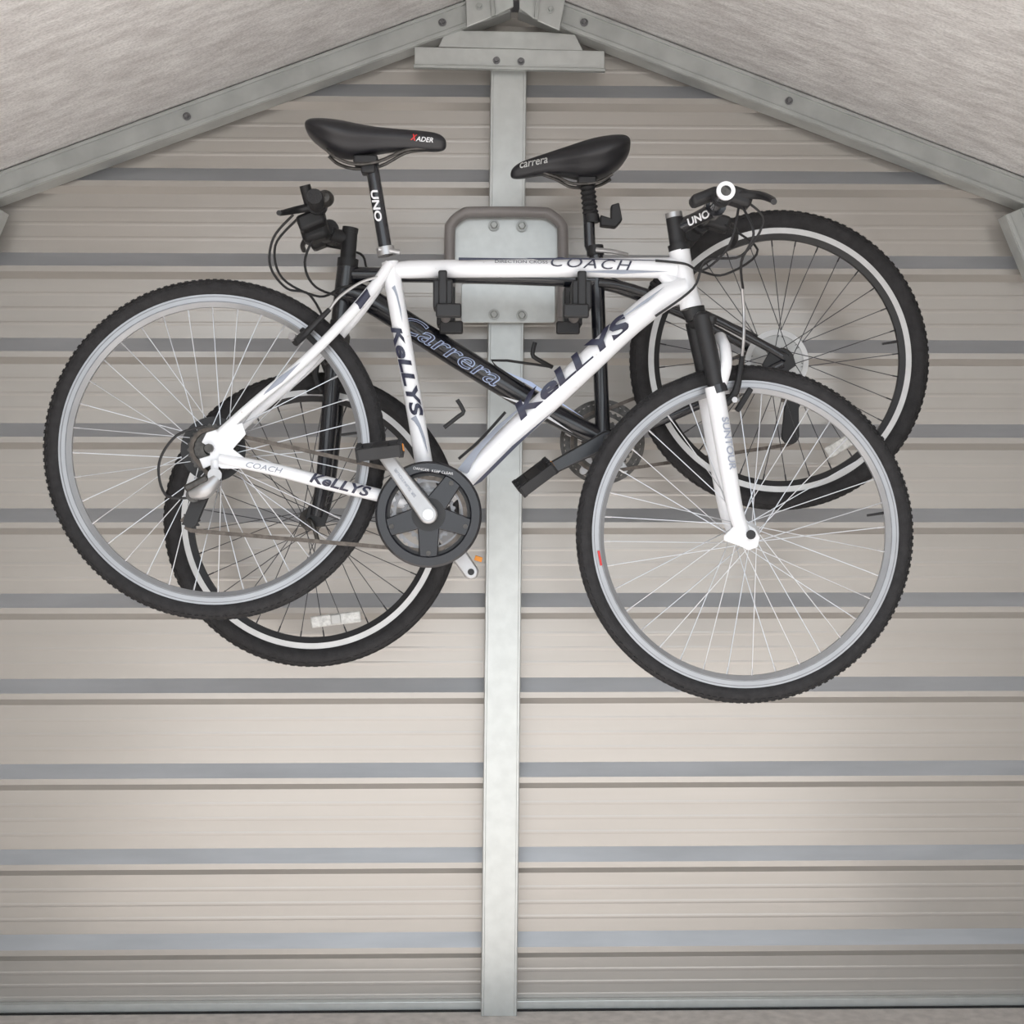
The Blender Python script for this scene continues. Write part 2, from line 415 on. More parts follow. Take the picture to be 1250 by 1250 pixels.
aL=P(541,358,Y1).x; aR=P(709,358,Y1).x; zA=P(625,361,Y1).z
bL=P(549,300,ya).x; bR=P(687,300,ya).x
zt=P(615,259,ya).z
arch=[Vector((bL,ya,zA+0.02)),Vector((bL,ya,zt-0.06)),Vector((bL+0.005,ya,zt-0.028)),Vector((bL+0.03,ya,zt-0.006)),Vector((bL+0.06,ya,zt)),Vector((bR-0.06,ya,zt)),Vector((bR-0.03,ya,zt-0.006)),Vector((bR-0.005,ya,zt-0.028)),Vector((bR,ya,zt-0.06)),Vector((bR,ya,zA+0.02))]
tube('arch_tube',arch,0.0130,M_rack,R,16,4,fy=1.2)
for nm,xa,xb in(('arm_left',aL,bL),('arm_right',aR,bR)):
    tube(nm,[Vector((xb,ya,zA+0.03)),Vector((xb,ya-0.01,zA-0.0)),Vector((xb+(xa-xb)*0.2,ya-0.05,zA-0.015)),Vector((xa,Y2+0.05,zA-0.016)),Vector((xa,Y1-0.02,zA-0.016))],0.011,M_rack,R,14,4)
for j,(yc,zt_) in enumerate(((Y1,P(541,343,Y1).z),(Y2,P(541,351,Y2).z))):
    for i,xa in enumerate((aL,aR)):
        bm=bmesh.new()
        zb=zA-0.03; h=(zt_-0.002-zb)
        obox(bm,Vector((xa,yc,zb+h/2)),X*0.020,Y*0.036,Z*h/2)
        obox(bm,Vector((xa,yc-0.033,zb+0.038)),X*0.009,Y*0.008,Z*0.038)
        obox(bm,Vector((xa,yc+0.033,zb+0.038)),X*0.009,Y*0.008,Z*0.038)
        obox(bm,Vector((xa+(0.012 if i==0 else -0.012),yc-0.038,zb-0.006)),X*0.026,Y*0.010,Z*0.014)
        fin('rubber_cradle_%d%d'%(j,i),bm,M_matte,R,bevel=0.004,bseg=3)
# ================================================================= BICYCLE 1 (white)
B=empty('bicycle',P(560,500,Y1)); y=Y1
fw=P(909,652,y); rw=P(263,549,y)
wheel('front_wheel',fw,0.3485,0.036,0.037,0.021,B,M_rim,M_spoke,36,rot=0.05,kn=0.55,K=150)
wheel('rear_wheel',rw,0.3485,0.036,0.037,0.021,B,M_rim,M_spoke,36,rot=0.02,kn=0.55,K=150)
q=lambda a,b,dy=0: P(a,b,y+dy)
tube('top_tube',[q(474,331),q(500,329),q(560,328),q(700,327),q(826,327)],[.014,.0185,.0185,.0195,.022],M_white,B,24,6,fy=0.95)
tube('seat_tube',[q(476,320),q(480,345),q(497,445),q(514,545),q(524,612)],[.0175,.018,.0175,.018,.02],M_white,B,24,4)
tube('down_tube',[q(838,352),q(812,362),q(770,394),q(700,460),q(620,535),q(566,586),q(532,614)],[.028,.027,.026,.0255,.0245,.023,.021],M_white,B,24,6,fy=0.95)
tube('head_tube',[q(829,306),q(836,340),q(844,376)],[.0225,.0195,.0235],M_white,B,24,4)
tube('head_gusset',[q(806,333),q(826,350)],[.012,.018],M_white,B,16)
bb=P(523,618,y)
tube('bottom_bracket_shell',[bb-Y*0.036,bb+Y*0.036],0.021,M_white,B,24)
ss=[q(476,322,-0.012),q(455,352,-0.022),q(420,392,-0.045),q(372,440,-0.055),q(310,492,-0.062),q(268,530,-0.064)]
tubes('seat_stays',[ss,[mir(p,y) for p in ss]],[.011,.0115,.0105,.010,.0095,.010],M_white,B,16,5)
cs=[q(268,560,-0.064),q(330,572,-0.062),q(400,590,-0.050),q(460,604,-0.035),q(512,618,-0.02)]
tubes('chain_stays',[cs,[mir(p,y) for p in cs]],[.0105,.0125,.0135,.0135,.014],M_white,B,16,5)
for s in(-1,1):
    pp=[(246,540),(252,528),(272,522),(296,516),(300,530),(284,548),(300,560),(298,572),(270,572),(262,566),(248,572),(243,560),(256,556),(256,546)]
    o=pprism('dropout_%s'%('near' if s<0 else 'far'),pp,y+s*0.064-0.003,0.006,M_white,B)
tube('rear_axle_nut',[rw-Y*0.078,rw-Y*0.06],0.009,M_dsteel,B,12)
tube('rear_axle',[rw-Y*0.07,rw+Y*0.075],0.005,M_dsteel,B,12)
tube('seatpost',[q(454,203),q(472,312)],0.0135,M_black,B,20)
tube('seat_clamp',[q(470,302),q(472,312)],0.0185,M_alloy,B,20)
tube('seat_clamp_bolt',[q(462,304,-0.012),q(488,308,-0.012)],0.005,M_alloy,B,10)
def S(l,yc):
    return [(P(a,b,yc).x,P(a,b,yc).z,P(a,c,yc).z,w,yc) for a,b,c,w in l]
loft('saddle',S([(373,154,158,.030),(377,149,167,.054),(392,148,180,.068),(410,149,191,.070),(430,152,195,.060),(452,156,189,.044),(480,158,185,.029),(510,160,184,.023),(532,162,186,.021),(542,167,184,.015),(545,173,180,.008)],y),M_saddle,B)
rl=[q(398,182,-0.03),q(410,192,-0.03),q(432,200,-0.022),(q(462,197,-0.022)),q(495,183,-0.012),q(520,181,-0.008)]
tubes('saddle_rails',[rl,[mir(p,y) for p in rl]],0.0035,M_dsteel,B,8,4)
box('saddle_clamp',q(447,197),0.05,0.05,0.018,M_matte,B,0.004)
box('saddle_clamp_lower',q(450,207),0.03,0.035,0.02,M_matte,B,0.004)
text('saddle_logo','ADER',q(509,173),q(530,175),y-0.001,0.0245,0.010,M_dwhite,B,0.2,0.02)
text('saddle_logo_mark','X',q(503,171),q(509,172),y-0.001,0.0255,0.013,M_red,B,0.2,0.04)
tube('headset_upper',[q(828,298),q(830,307)],0.0225,M_matte,B,20)
tube('headset_spacers',[q(823,266),q(828,300)],0.0175,M_matte,B,20)
tube('stem_cap',[q(822,260),q(823,266)],0.018,M_alloy,B,20)
tube('stem',[q(826,279),q(850,267),q(872,256)],[.0165,.014,.016],M_black,B,18)
tube('stem_clamp',[q(872,254)-Y*0.024,q(872,254)+Y*0.024],0.021,M_black,B,18)
hb=[P(884,236,y-0.27),P(880,240,y-0.17),P(874,249,y-0.07),P(872,254,y),P(868,258,y+0.07)]
hb[-1]=Vector((hb[2].x,y+0.07,hb[2].z)); far=[Vector((hb[1].x,y+0.16,hb[1].z)),Vector((hb[0].x,y+0.235,hb[0].z))]
tube('handlebar',hb+far,0.0125,M_black,B,14,5)
g0=P(886,233,y-0.285);g1=P(882,238,y-0.16)
bm=bmesh.new(); N=14
sweep(bm,[g0+(g1-g0)*k/N for k in range(N+1)],[0.0165 if k%2 else 0.0148 for k in range(N+1)],18); fin('grip_near',bm,M_grip,B)
lathe('grip_end_ring',[(0.0100,-0.003),(0.0175,-0.003),(0.0175,0.004),(0.0100,0.004)],g0,M_dwhite,B,32)
lathe('grip_end_plug',disc_prof(0.0100,-0.001,0.004),g0,M_dsteel,B,24)
tube('grip_far',[Vector((g0.x,y+0.14,g0.z-0.002)),Vector((g0.x,y+0.238,g0.z))],0.0165,M_grip,B,16)
for sgn,yy in((-1,y-0.155),(1,y+0.125)):
    cc=P(882,239,y-0.16); cc=Vector((cc.x,yy,cc.z)); nm='near' if sgn<0 else 'far'
    tube('brake_clamp_'+nm,[cc-Y*0.012,cc+Y*0.012],0.020,M_matte,B,16)
    box('shifter_'+nm,cc+Vector((0.028,-sgn*0.012,0.002)),0.065,0.045,0.034,M_matte,B,0.008,u=Vector((1,0,-0.3)))
    tube('brake_lever_'+nm,[cc+Vector((0.030,0,0.004)),cc+Vector((0.070,sgn*0.02,-0.002)),cc+Vector((0.085,sgn*0.06,-0.018)),cc+Vector((0.083,sgn*0.095,-0.03))],[.010,.008,.007,.006],M_matte,B,10,5)
box('shifter_body',P(860,241,y-0.10),0.06,0.05,0.022,M_matte,B,0.008,u=Vector((1,0,0.4)))
text('stem_logo','UNO',q(838,274),q(864,262),y-0.0015,0.0165,0.016,M_dwhite,B,0.2,0.03)
tube('fork_crown',[q(846,377),q(850,390)],[.024,.022],M_matte,B,20)
box('fork_crown_bridge',q(857,393),0.042,0.13,0.024,M_matte,B,0.008,u=Vector((1,0,-0.2)))
fl=0.055
up=[q(856,385,-fl),q(866,430,-fl),q(876,478,-fl)]
tubes('fork_stanchions',[up,[mir(p,y) for p in up]],[.0175,.0175,.0175],M_matte,B,18)
tubes('fork_wiper_seals',[[q(874,470,-fl),q(877,480,-fl)],[mir(q(874,470,-fl),y),mir(q(877,480,-fl),y)]],0.0205,M_black,B,18)
lw=[q(872,472,-fl),q(880,520,-fl),q(890,580,-fl),q(899,628,-fl),q(911,658,-fl)]
tubes('fork_lowers',[lw,[mir(p,y) for p in lw]],[.0195,.019,.0175,.016,.0135],M_white,B,20,5)
ar=[q(876,482,-fl),q(886,448,-fl-0.004),q(885,425,-0.045),q(881,415,-0.022),q(879,411,0)]
tube('fork_arch',ar+[mir(p,y) for p in ar[:-1][::-1]],0.010,M_white,B,14,5,fy=1,fz=1.2)
for s in(-1,1):
    pprism('fork_dropout_%d'%(s+2),[(898,640),(906,636),(922,645),(928,656),(925,668),(914,672),(902,666),(884,660),(884,654)],y+s*fl-0.004,0.008,M_white,B,0.002)
tube('front_axle',[Vector((fw.x,y-0.065,fw.z)),Vector((fw.x,y+0.065,fw.z))],0.005,M_dsteel,B,12)
tube('front_axle_nut',[Vector((fw.x,y-0.074,fw.z)),Vector((fw.x,y-0.058,fw.z))],0.0095,M_matte,B,12)
text('fork_logo','SUNTOUR',q(883,510,-fl),q(893,574,-fl),y-fl-0.001,0.0193,0.014,M_grey,B,0.1,0.02)
for s in(-1,1):
    pts=[q(886,492,s*0.03),q(898,478,s*0.036),q(904,450,s*0.034),q(906,432,s*0.028)]
    tube('front_brake_arm_%d'%(s+2),pts,[.009,.008,.006,.005],M_matte,B,10,3)
    box('front_brake_pad_%d'%(s+2),q(908,488,s*0.019),0.055,0.010,0.012,M_grip,B,0.003,u=Vector((1,0,1.6)))
tube('front_brake_noodle',[q(906,434,-0.035),q(908,410,-0.055),q(908,380,-0.05),q(906,352,-0.07)],0.0032,M_alloy,B,8,5)
tube('front_brake_spring_bolt',[q(897,488,-0.05),q(897,488,0.05)],0.006,M_alloy,B,10)
for s in(-1,1):
    pts=[q(360,418,s*0.06),q(372,408,s*0.045),q(388,392,s*0.04),q(402,378,s*0.03)]
    tube('rear_brake_arm_%d'%(s+2),pts,[.009,.008,.006,.005],M_matte,B,10,3)
    tube('rear_brake_bolt_%d'%(s+2),[q(356,410,s*0.066),q(362,416,s*0.04)],0.008,M_alloy,B,10)
    box('rear_brake_pad_%d'%(s+2),q(378,412,s*0.02),0.05,0.010,0.012,M_grip,B,0.003,u=Vector((1,0,-1)))
tube('rear_brake_noodle',[q(402,378,-0.03),q(415,362,-0.035),q(440,345,-0.03),q(462,338,-0.025)],0.003,M_alloy,B,8,5)
# drivetrain
cc=P(523,628,y-0.06)
C=Vector((cc.x,y-0.055,cc.z))
bm=bmesh.new(); lathe_bm(bm,[(0.084,-0.003),(0.087,-0.006),(0.103,-0.006),(0.1075,-0.002),(0.1075,0.003),(0.084,0.003)],C,96)
fin('chainring_guard',bm,M_black,B)
bm=bmesh.new(); gear_bm(bm,C,0.098,48,C.y+0.004,C.y+0.006,0.078); fin('chainring_outer',bm,M_matte,B)
bm=bmesh.new(); gear_bm(bm,C,0.076,38,C.y+0.010,C.y+0.012,0.066); gear_bm(bm,C,0.056,28,C.y+0.017,C.y+0.019,0.046); fin('chainrings_inner',bm,M_ring,B)
for k in range(5):
    a=math.radians(126+72*k); d=Vector((math.cos(a),0,math.sin(a)))
    crank('spider_arm_%d'%(k+1),C,C+d*0.086,C.y,0.024,0.018,0.007,M_black,B)
    tube('chainring_bolt_%d'%(k+1),[C+d*0.078-Y*0.007,C+d*0.078+Y*0.012],0.005,M_dsteel,B,10)
lathe('spider_centre',disc_prof(0.034,-0.006,0.004),C,M_matte,B,32)
ce=P(466,551,y-0.08); ce2=C+(Vector((ce.x,C.y,ce.z))-C)
crank('crank_near',C,ce2,y-0.072,0.019,0.013,0.015,M_alloy,B)
tube('bottom_bracket_axle',[Vector((cc.x,y-0.075,cc.z)),Vector((cc.x,y+0.075,cc.z))],0.010,M_dsteel,B,14)
tube('crank_bolt_cap',[Vector((cc.x,y-0.084,cc.z)),Vector((cc.x,y-0.078,cc.z))],0.011,M_dwhite,B,18)
text('crank_logo','SR SUNTOUR',C+(ce2-C)*0.28,C+(ce2-C)*0.72,y-0.079,0.002,0.006,M_grey,B)
fe=P(575,698,y+0.07)
crank('crank_far',Vector((C.x,y+0.07,C.z)),fe,y+0.07,0.019,0.016,0.015,M_alloy,B)
tube('crank_far_pedal_thread',[fe-Y*0.009,fe+Y*0.02],0.007,M_matte,B,14)
box('crank_far_reflector',P(584,682,y+0.09),0.016,0.03,0.010,M_orange,B,0.001,u=Vector((1,0,-0.3)))
pedal('near',Vector((ce2.x,y-0.080,ce2.z)),-1,Vector((1,0,0.12)),B,M_matte,0.18)
bm=bmesh.new()
for k in range(7):
    gear_bm(bm,rw,0.052-0.0045*k,26-2*k,y-0.028-0.0045*k,y-0.030-0.0045*k,0.014,0.0035)
fin('cassette',bm,M_dsteel,B)
lathe('spoke_guard',disc_prof(0.066,-0.026,-0.0245,0.02),rw,M_matte,B,48)
cy=C.y+0.011
j1=q(252,590,-0.05); j2=q(233,636,-0.05)
for i,j in enumerate((j1,j2)):
    bm=bmesh.new(); gear_bm(bm,j,0.019,11,j.y-0.003,j.y+0.003,0.004,0.004); fin('jockey_wheel_%d'%(i+1),bm,M_matte,B)
crank('derailleur_cage_near',j1,j2,j1.y-0.008,0.015,0.014,0.002,M_matte,B)
crank('derailleur_cage_far',j1,j2,j1.y+0.008,0.015,0.014,0.002,M_matte,B)
tube('derailleur_body',[q(264,584,-0.078),q(250,598,-0.084),q(234,602,-0.078)],[.014,.018,.014],M_alloy,B,16,4)
tube('derailleur_knuckle',[q(262,580,-0.09),q(262,580,-0.06)],0.014,M_alloy,B,16)
tube('derailleur_lower_knuckle',[q(236,604,-0.088),q(236,604,-0.05)],0.015,M_dsteel,B,16)
box('derailleur_link',q(240,590,-0.088),0.05,0.02,0.014,M_dsteel,B,0.004,u=Vector((1,0,0.5)))
tube('derailleur_hanger',[q(262,562,-0.066),q(262,582,-0.068)],0.008,M_white,B,10)
tube('derailleur_cable',[q(250,520,-0.066),q(215,532,-0.07),q(194,566,-0.075),q(202,604,-0.08),q(232,608,-0.082)],0.0027,M_matte,B,8,6)
top=arc(Vector((rw.x,0,rw.z)),0.040,200,95,8,y-0.045)
chainp=[Vector((j2.x-0.017,j2.y,j2.z)),Vector((j1.x+0.018,j1.y,j1.z))]+top+arc(Vector((C.x,0,C.z)),0.074,92,-90,18,cy)+[Vector((j2.x,j2.y,j2.z-0.019)),Vector((j2.x-0.016,j2.y,j2.z-0.008))]
chain('chain',chainp,M_chain,B)
text('guard_text','DANGER  KEEP CLEAR',C+Vector((-0.030,0,0.0935)),C+Vector((0.050,0,0.082)),C.y-0.0055,0.002,0.006,M_dwhite,B)
# decals
text('top_tube_logo','COACH',q(672,321),q(768,326),y-0.001,0.0198,0.020,M_navy,B,0.4,0.0,1.2)
decal('top_tube_stripe',[(0,0),(0.35,0.45),(0.9,0.5),(1,0.3),(0.6,0.15),(0.3,-0.1),(0.1,-0.5)],q(640,317),q(815,322),y,0.0205,0.007,M_navy,B)
decal('top_tube_stripe_2',[(0,0.5),(1,0.1),(1,-0.1),(0,-0.5)],q(560,318),q(650,318),y,0.0192,0.006,M_navy,B)
decal('top_tube_stripe_3',[(0,0.1),(0.5,0.5),(1,0.1),(0.5,-0.5)],q(700,334),q(815,334),y,0.0205,0.008,M_grey,B)
text('top_tube_small_text','DIRECTION CROSS',q(604,321),q(668,322),y-0.001,0.0195,0.006,M_navy,B)
text('down_tube_logo','KeLLYS',q(632,505),q(764,393),y-0.001,0.0262,0.037,M_navy,B,0.35,0.04,1.0)
decal('down_tube_stripe',SW,q(560,575),q(650,497),y,0.0258,0.036,M_grey,B)
decal('down_tube_stripe_2',[(0,0),(0.5,0.5),(1,0.2),(0.5,-0.1),(0.1,-0.5)],q(575,595),q(680,500),y-0.0005,0.0262,0.012,M_navy,B)
decal('down_tube_stripe_3',[(0,-0.5),(0.5,0.1),(1,0.5),(0.6,-0.2)],q(752,388),q(812,356),y,0.0275,0.016,M_grey,B)
text('seat_tube_logo','KeLLYS',q(485,402),q(510,508),y-0.001,0.018,0.026,M_navy,B,0.35,0.035)
decal('seat_tube_stripe',SW,q(507,508),q(518,556),y,0.0184,0.02,M_grey,B)
decal('seat_tube_stripe_2',SW,q(482,350),q(489,396),y,0.0184,0.012,M_grey,B)
text('chain_stay_logo','KeLLYS',q(382,583,-0.05),q(452,601,-0.045),y-0.054,0.0145,0.021,M_navy,B,0.35,0.03)
text('chain_stay_small','COACH',q(302,567,-0.06),q(345,575,-0.06),y-0.062,0.0135,0.011,M_grey,B,0.35,0.0)
decal('seat_stay_stripe',[(0,0),(0.5,0.5),(1,0),(0.5,-0.5)],q(318,486,-0.06),q(368,443,-0.055),y-0.059,0.0105,0.012,M_grey,B)
decal('seat_stay_tip',[(0,-0.5),(0.0,0.5),(1,0.4),(0.8,-0.5)],q(436,375,-0.038),q(452,356,-0.026),y-0.033,0.0125,0.018,M_navy,B)
text('seatpost_logo','UNO',q(457,234),q(463,272),y-0.001,0.0138,0.015,M_dwhite,B,0.1,0.03)
decal('rim_sticker',[(0,0),(1,0.1),(1,1),(0,0.9)],P(730,672,y),P(733,690,y),y-0.012,0.004,0.005,M_red,B)
tube('brake_cable_a',[P(905,250,y-0.15),P(920,285,y-0.16),P(905,320,y-0.13),P(907,352,y-0.07)],0.0026,M_matte,B,8,6)
tube('brake_cable_b',[P(902,252,y-0.13),P(890,300,y-0.12),P(858,330,y-0.06),P(836,322,y-0.03),P(800,318,y-0.022)],0.0026,M_matte,B,8,6)
tube('shift_cable_a',[P(912,246,y-0.12),P(932,270,y-0.10),P(905,312,y-0.08),P(862,318,y-0.05),P(846,352,y-0.035),P(800,386,y-0.03)],0.0026,M_matte,B,8,6)
tube('shift_cable_b',[Vector((hb[2].x+0.03,y+0.10,hb[2].z)),P(925,305,y+0.05),P(885,335,y),P(850,330,y+0.025),P(800,322,y+0.022)],0.0026,M_matte,B,8,6)
tube('bottle_cage_hook',[q(542,522,0.03),q(560,508,0.03),q(566,502,0.03),q(558,488,0.03)],0.0045,M_matte,B,10,2)
tube('bottle_cage_wire',[q(617,503,0.02),q(600,522,0.02),q(583,540,0.01),q(560,560,0)],0.003,M_matte,B,8,3)
# ================================================================= BICYCLE 2 (black)
B2=empty('bicycle.001',P(660,450,Y2)); y=Y2; B=B2
fw=P(381,634,y); rw=P(951,440,y)
wheel('front_wheel',fw,0.3295,0.044,0.048,0.022,B,M_rim2,M_spoked,32,M_matte,rot=0.1,kn=0.25)
wheel('rear_wheel',rw,0.3375,0.044,0.048,0.022,B,M_rim2,M_spoked,32,M_matte,rot=0.06,kn=0.25)
tube('top_tube',[q(426,335),q(560,337),q(730,343)],[.017,.016,.016],M_black,B,20,3)
tube('down_tube',[q(424,358),q(450,366),q(560,436),q(660,497),q(728,533)],[.025,.027,.027,.026,.022],M_black,B,24,5)
tube('seat_tube',[q(727,300),q(731,400),q(736,530)],[.0165,.016,.017],M_black,B,20)
tube('head_tube',[q(424,322),q(416,392)],[.022,.022],M_black,B,20)
bb=P(738,538,y)
tube('bottom_bracket_shell',[bb-Y*0.036,bb+Y*0.036],0.022,M_black,B,20)
ss=[q(732,345,-0.015),q(770,352,-0.03),q(860,384,-0.055),q(930,420,-0.062),q(960,438,-0.064)]
tubes('seat_stays',[ss,[mir(p,y) for p in ss]],[.011,.011,.010,.0095,.010],M_black,B,14,4)
cs=[q(740,536,-0.02),q(790,520,-0.045),q(870,486,-0.06),q(955,444,-0.064)]
tubes('chain_stays',[cs,[mir(p,y) for p in cs]],[.013,.012,.011,.010],M_black,B,14,4)
for s in(-1,1):
    pprism('dropout_%d'%(s+2),[(940,428),(955,424),(968,432),(972,446),(958,456),(940,452),(930,446)],y+s*0.064-0.003,0.006,M_matte,B)
tube('rear_axle',[rw-Y*0.075,rw+Y*0.075],0.006,M_matte,B,12)
lathe('spoke_guard',disc_prof(0.070,0.0255,0.027,0.02),rw,M_disc,B,48)
lathe('hub_guard_ring',[(0.060,0.0225),(0.072,0.0225),(0.072,0.0245),(0.060,0.0245)],rw,M_rim2,B,64)
tube('seatpost',[q(717,222),q(720,300),q(727,315)],[.0125,.013,.0135],M_black,B,16)
bm=bmesh.new(); a,b=q(717,226),q(721,262); N=12
sweep(bm,[a+(b-a)*k/N for k in range(N+1)],[.0185 if k%2 else .0145 for k in range(N+1)],16); fin('seatpost_boot',bm,M_grip,B)
tube('seatpost_collar',[q(722,262),q(723,272)],0.017,M_matte,B,16)
tube('seat_clamp',[q(726,300),q(727,312)],0.0195,M_matte,B,16)
tube('seat_clamp_lever',[q(728,305,-0.02),q(748,307,-0.03),q(766,311,-0.02)],[.006,.005,.004],M_alloy,B,8,3)
pprism('rear_light_bracket',[(733,262),(746,266),(746,250),(756,247),(760,268),(752,277),(733,275)],y-0.015,0.03,M_matte,B,0.003)
loft('saddle',S([(623,210,216,.008),(627,203,219,.017),(640,196,218,.022),(660,190,214,.026),(682,183,214,.036),(702,177,219,.055),(722,171,221,.070),(742,168,216,.076),(758,167,204,.068),(766,169,192,.050),(769,173,184,.028)],y),M_saddle,B)
rl=[q(655,208,-0.01),q(680,216,-0.014),q(700,224,-0.02),q(730,222,-0.022),q(748,212,-0.028)]
tubes('saddle_rails',[rl,[mir(p,y) for p in rl]],0.0035,M_dsteel,B,8,4)
box('saddle_clamp',q(716,222),0.042,0.05,0.018,M_matte,B,0.004)
text('saddle_logo','carrera',q(634,206),q(668,199),y-0.003,0.0265,0.012,M_disc,B,0.3,0.01)
tube('headset_spacers',[q(427,283),q(424,325)],0.0175,M_matte,B,18)
tube('headset_cup_upper',[q(425,316),q(424,326)],0.0235,M_matte,B,18)
tube('headset_cup_lower',[q(416,392),q(415,402)],0.0235,M_matte,B,18)
tube('stem',[q(427,292),q(404,286),q(396,283)],[.017,.015,.017],M_matte,B,16)
tube('stem_cap',[q(428,278),q(427,284)],0.018,M_matte,B,16)
tube('stem_clamp',[q(397,283)-Y*0.025,q(397,283)+Y*0.025],0.021,M_matte,B,16)
c0=q(397,283); e0=P(384,240,y-0.28); e1=P(388,252,y-0.14)
hb=[e0,e1,Vector((c0.x,y-0.05,c0.z)),Vector((c0.x,y+0.05,c0.z)),Vector((e1.x,y+0.14,e1.z)),Vector((e0.x,y+0.22,e0.z))]
tube('handlebar',hb,0.0125,M_matte,B,14,5)
bm=bmesh.new(); N=14
sweep(bm,[e0+Vector((0,-0.004,0))+(e1-e0)*0.85*k/N for k in range(N+1)],[0.017 if k%2 else 0.0155 for k in range(N+1)],18); fin('grip_near',bm,M_grip,B)
tube('grip_far',[Vector((e0.x,y+0.225,e0.z)),Vector((e0.x,y+0.16,e0.z-0.003))],0.0165,M_grip,B,16)
bell=P(397,242,y-0.20)
lathe('bell',[(0.0005,-0.014),(0.010,-0.012),(0.017,-0.003),(0.018,0.008),(0.0005,0.008)],bell,M_dsteel,B,28)
for sgn,yy in((-1,y-0.15),(1,y+0.12)):
    nm='near' if sgn<0 else 'far'; cc=Vector((e1.x,yy,e1.z))
    tube('brake_clamp_'+nm,[cc-Y*0.014,cc+Y*0.014],0.021,M_matte,B,16)
    box('shifter_'+nm,cc+Vector((-0.015,-sgn*0.025,-0.028)),0.06,0.05,0.035,M_matte,B,0.008,u=Vector((1,0,0.4)))
    tube('brake_lever_'+nm,[cc+Vector((-0.015,0,-0.004)),cc+Vector((-0.045,sgn*0.01,-0.012)),cc+Vector((-0.068,sgn*0.05,-0.026)),cc+Vector((-0.070,sgn*0.09,-0.034))],[.010,.008,.006,.0055],M_matte,B,10,5)
tube('bar_end_mount',[P(372,226,y-0.17),P(378,248,y-0.16)],0.012,M_matte,B,12)
box('shifter_pod',P(384,280,y-0.08),0.06,0.06,0.055,M_matte,B,0.012,u=Vector((1,0,0.3)))
box('fork_crown',q(412,410),0.045,0.135,0.03,M_matte,B,0.008,u=Vector((1,0,-0.1)))
tube('steerer',[q(416,392),q(413,412)],0.018,M_matte,B,16)
up=[q(411,408,-0.06),q(404,470,-0.06)]
tubes('fork_stanchions',[up,[mir(p,y) for p in up]],0.0135,M_dsteel,B,16)
lw=[q(407,446,-0.06),q(401,520,-0.06),q(394,590,-0.06),q(386,630,-0.06)]
tubes('fork_lowers',[lw,[mir(p,y) for p in lw]],[.0185,.0185,.0165,.014],M_black,B,18,4)
ar=[q(405,462,-0.06),q(398,444,-0.045),q(395,434,-0.02),q(394,432,0)]
tube('fork_arch',ar+[mir(p,y) for p in ar[:-1][::-1]],0.011,M_black,B,12,5)
for s in(-1,1):
    pprism('fork_dropout_%d'%(s+2),[(376,618),(394,612),(402,626),(396,642),(382,644),(372,634)],y+s*0.06-0.004,0.008,M_matte,B,0.002)
tube('front_axle',[fw-Y*0.072,fw+Y*0.072],0.006,M_matte,B,12)
tube('front_quick_release',[fw-Y*0.072,fw-Y*0.08+Vector((0.01,0,-0.01)),fw-Y*0.075+Vector((0.02,0,-0.045))],0.005,M_dsteel,B,8,3)
for s in(-1,1):
    tube('front_brake_arm_%d'%(s+2),[q(394,478,s*0.04),q(385,460,s*0.045),q(388,440,s*0.038),q(392,424,s*0.03)],[.009,.008,.006,.005],M_matte,B,10,3)
    box('front_brake_pad_%d'%(s+2),q(388,478,s*0.022),0.05,0.010,0.012,M_grip,B,0.003)
for s in(-1,1):
    tube('rear_brake_arm_%d'%(s+2),[q(812,372,s*0.05),q(806,356,s*0.045),q(795,345,s*0.03)],[.009,.007,.005],M_matte,B,10,3)
C=Vector((bb.x,y+0.05,bb.z))
bm=bmesh.new(); gear_bm(bm,C,0.090,44,C.y+0.004,C.y+0.006,0.074); gear_bm(bm,C,0.070,34,C.y-0.003,C.y-0.001,0.058); gear_bm(bm,C,0.050,24,C.y-0.009,C.y-0.007,0.034)
lathe_bm(bm,[(0.088,0.009),(0.097,0.009),(0.097,0.012),(0.088,0.012)],C,72); fin('chainrings',bm,M_dsteel,B)
for k in range(5):
    a=math.radians(20+72*k); d=Vector((math.cos(a),0,math.sin(a)))
    crank('spider_arm_%d'%(k+1),C,C+d*0.080,C.y+0.001,0.016,0.009,0.005,M_alloy,B)
tube('bottom_bracket_axle',[bb-Y*0.085,bb+Y*0.085],0.010,M_matte,B,14)
ce=P(652,583,y-0.085); n0=Vector((bb.x,y-0.072,bb.z)); n1=Vector((ce.x,n0.y,ce.z))
crank('crank_near',n0,n1,n0.y,0.019,0.013,0.016,M_black,B)
f1=n0-(n1-n0); f1.y=y+0.075
crank('crank_far',Vector((bb.x,y+0.075,bb.z)),f1,y+0.075,0.018,0.012,0.014,M_black,B)
pedal('near',Vector((n1.x,y-0.08,n1.z)),-1,Vector((1,0,0.75)),B,M_matte,0.25)
pedal('far',Vector((f1.x,y+0.083,f1.z)),1,Vector((1,0,0.75)),B,M_matte)
bm=bmesh.new()
for k in range(7): gear_bm(bm,rw,0.054-0.0045*k,26-2*k,y+0.029+0.0045*k,y+0.031+0.0045*k,0.014,0.0035)
fin('cassette',bm,M_dsteel,B)
j1=q(966,490,0.05);j2=q(964,532,0.05)
for i,j in enumerate((j1,j2)):
    bm=bmesh.new(); gear_bm(bm,j,0.020,11,j.y-0.003,j.y+0.003,0.004,0.004); fin('jockey_wheel_%d'%(i+1),bm,M_matte,B)
crank('derailleur_cage_near',j1,j2,j1.y-0.008,0.015,0.020,0.003,M_matte,B)
crank('derailleur_cage_far',j1,j2,j1.y+0.008,0.014,0.018,0.002,M_matte,B)
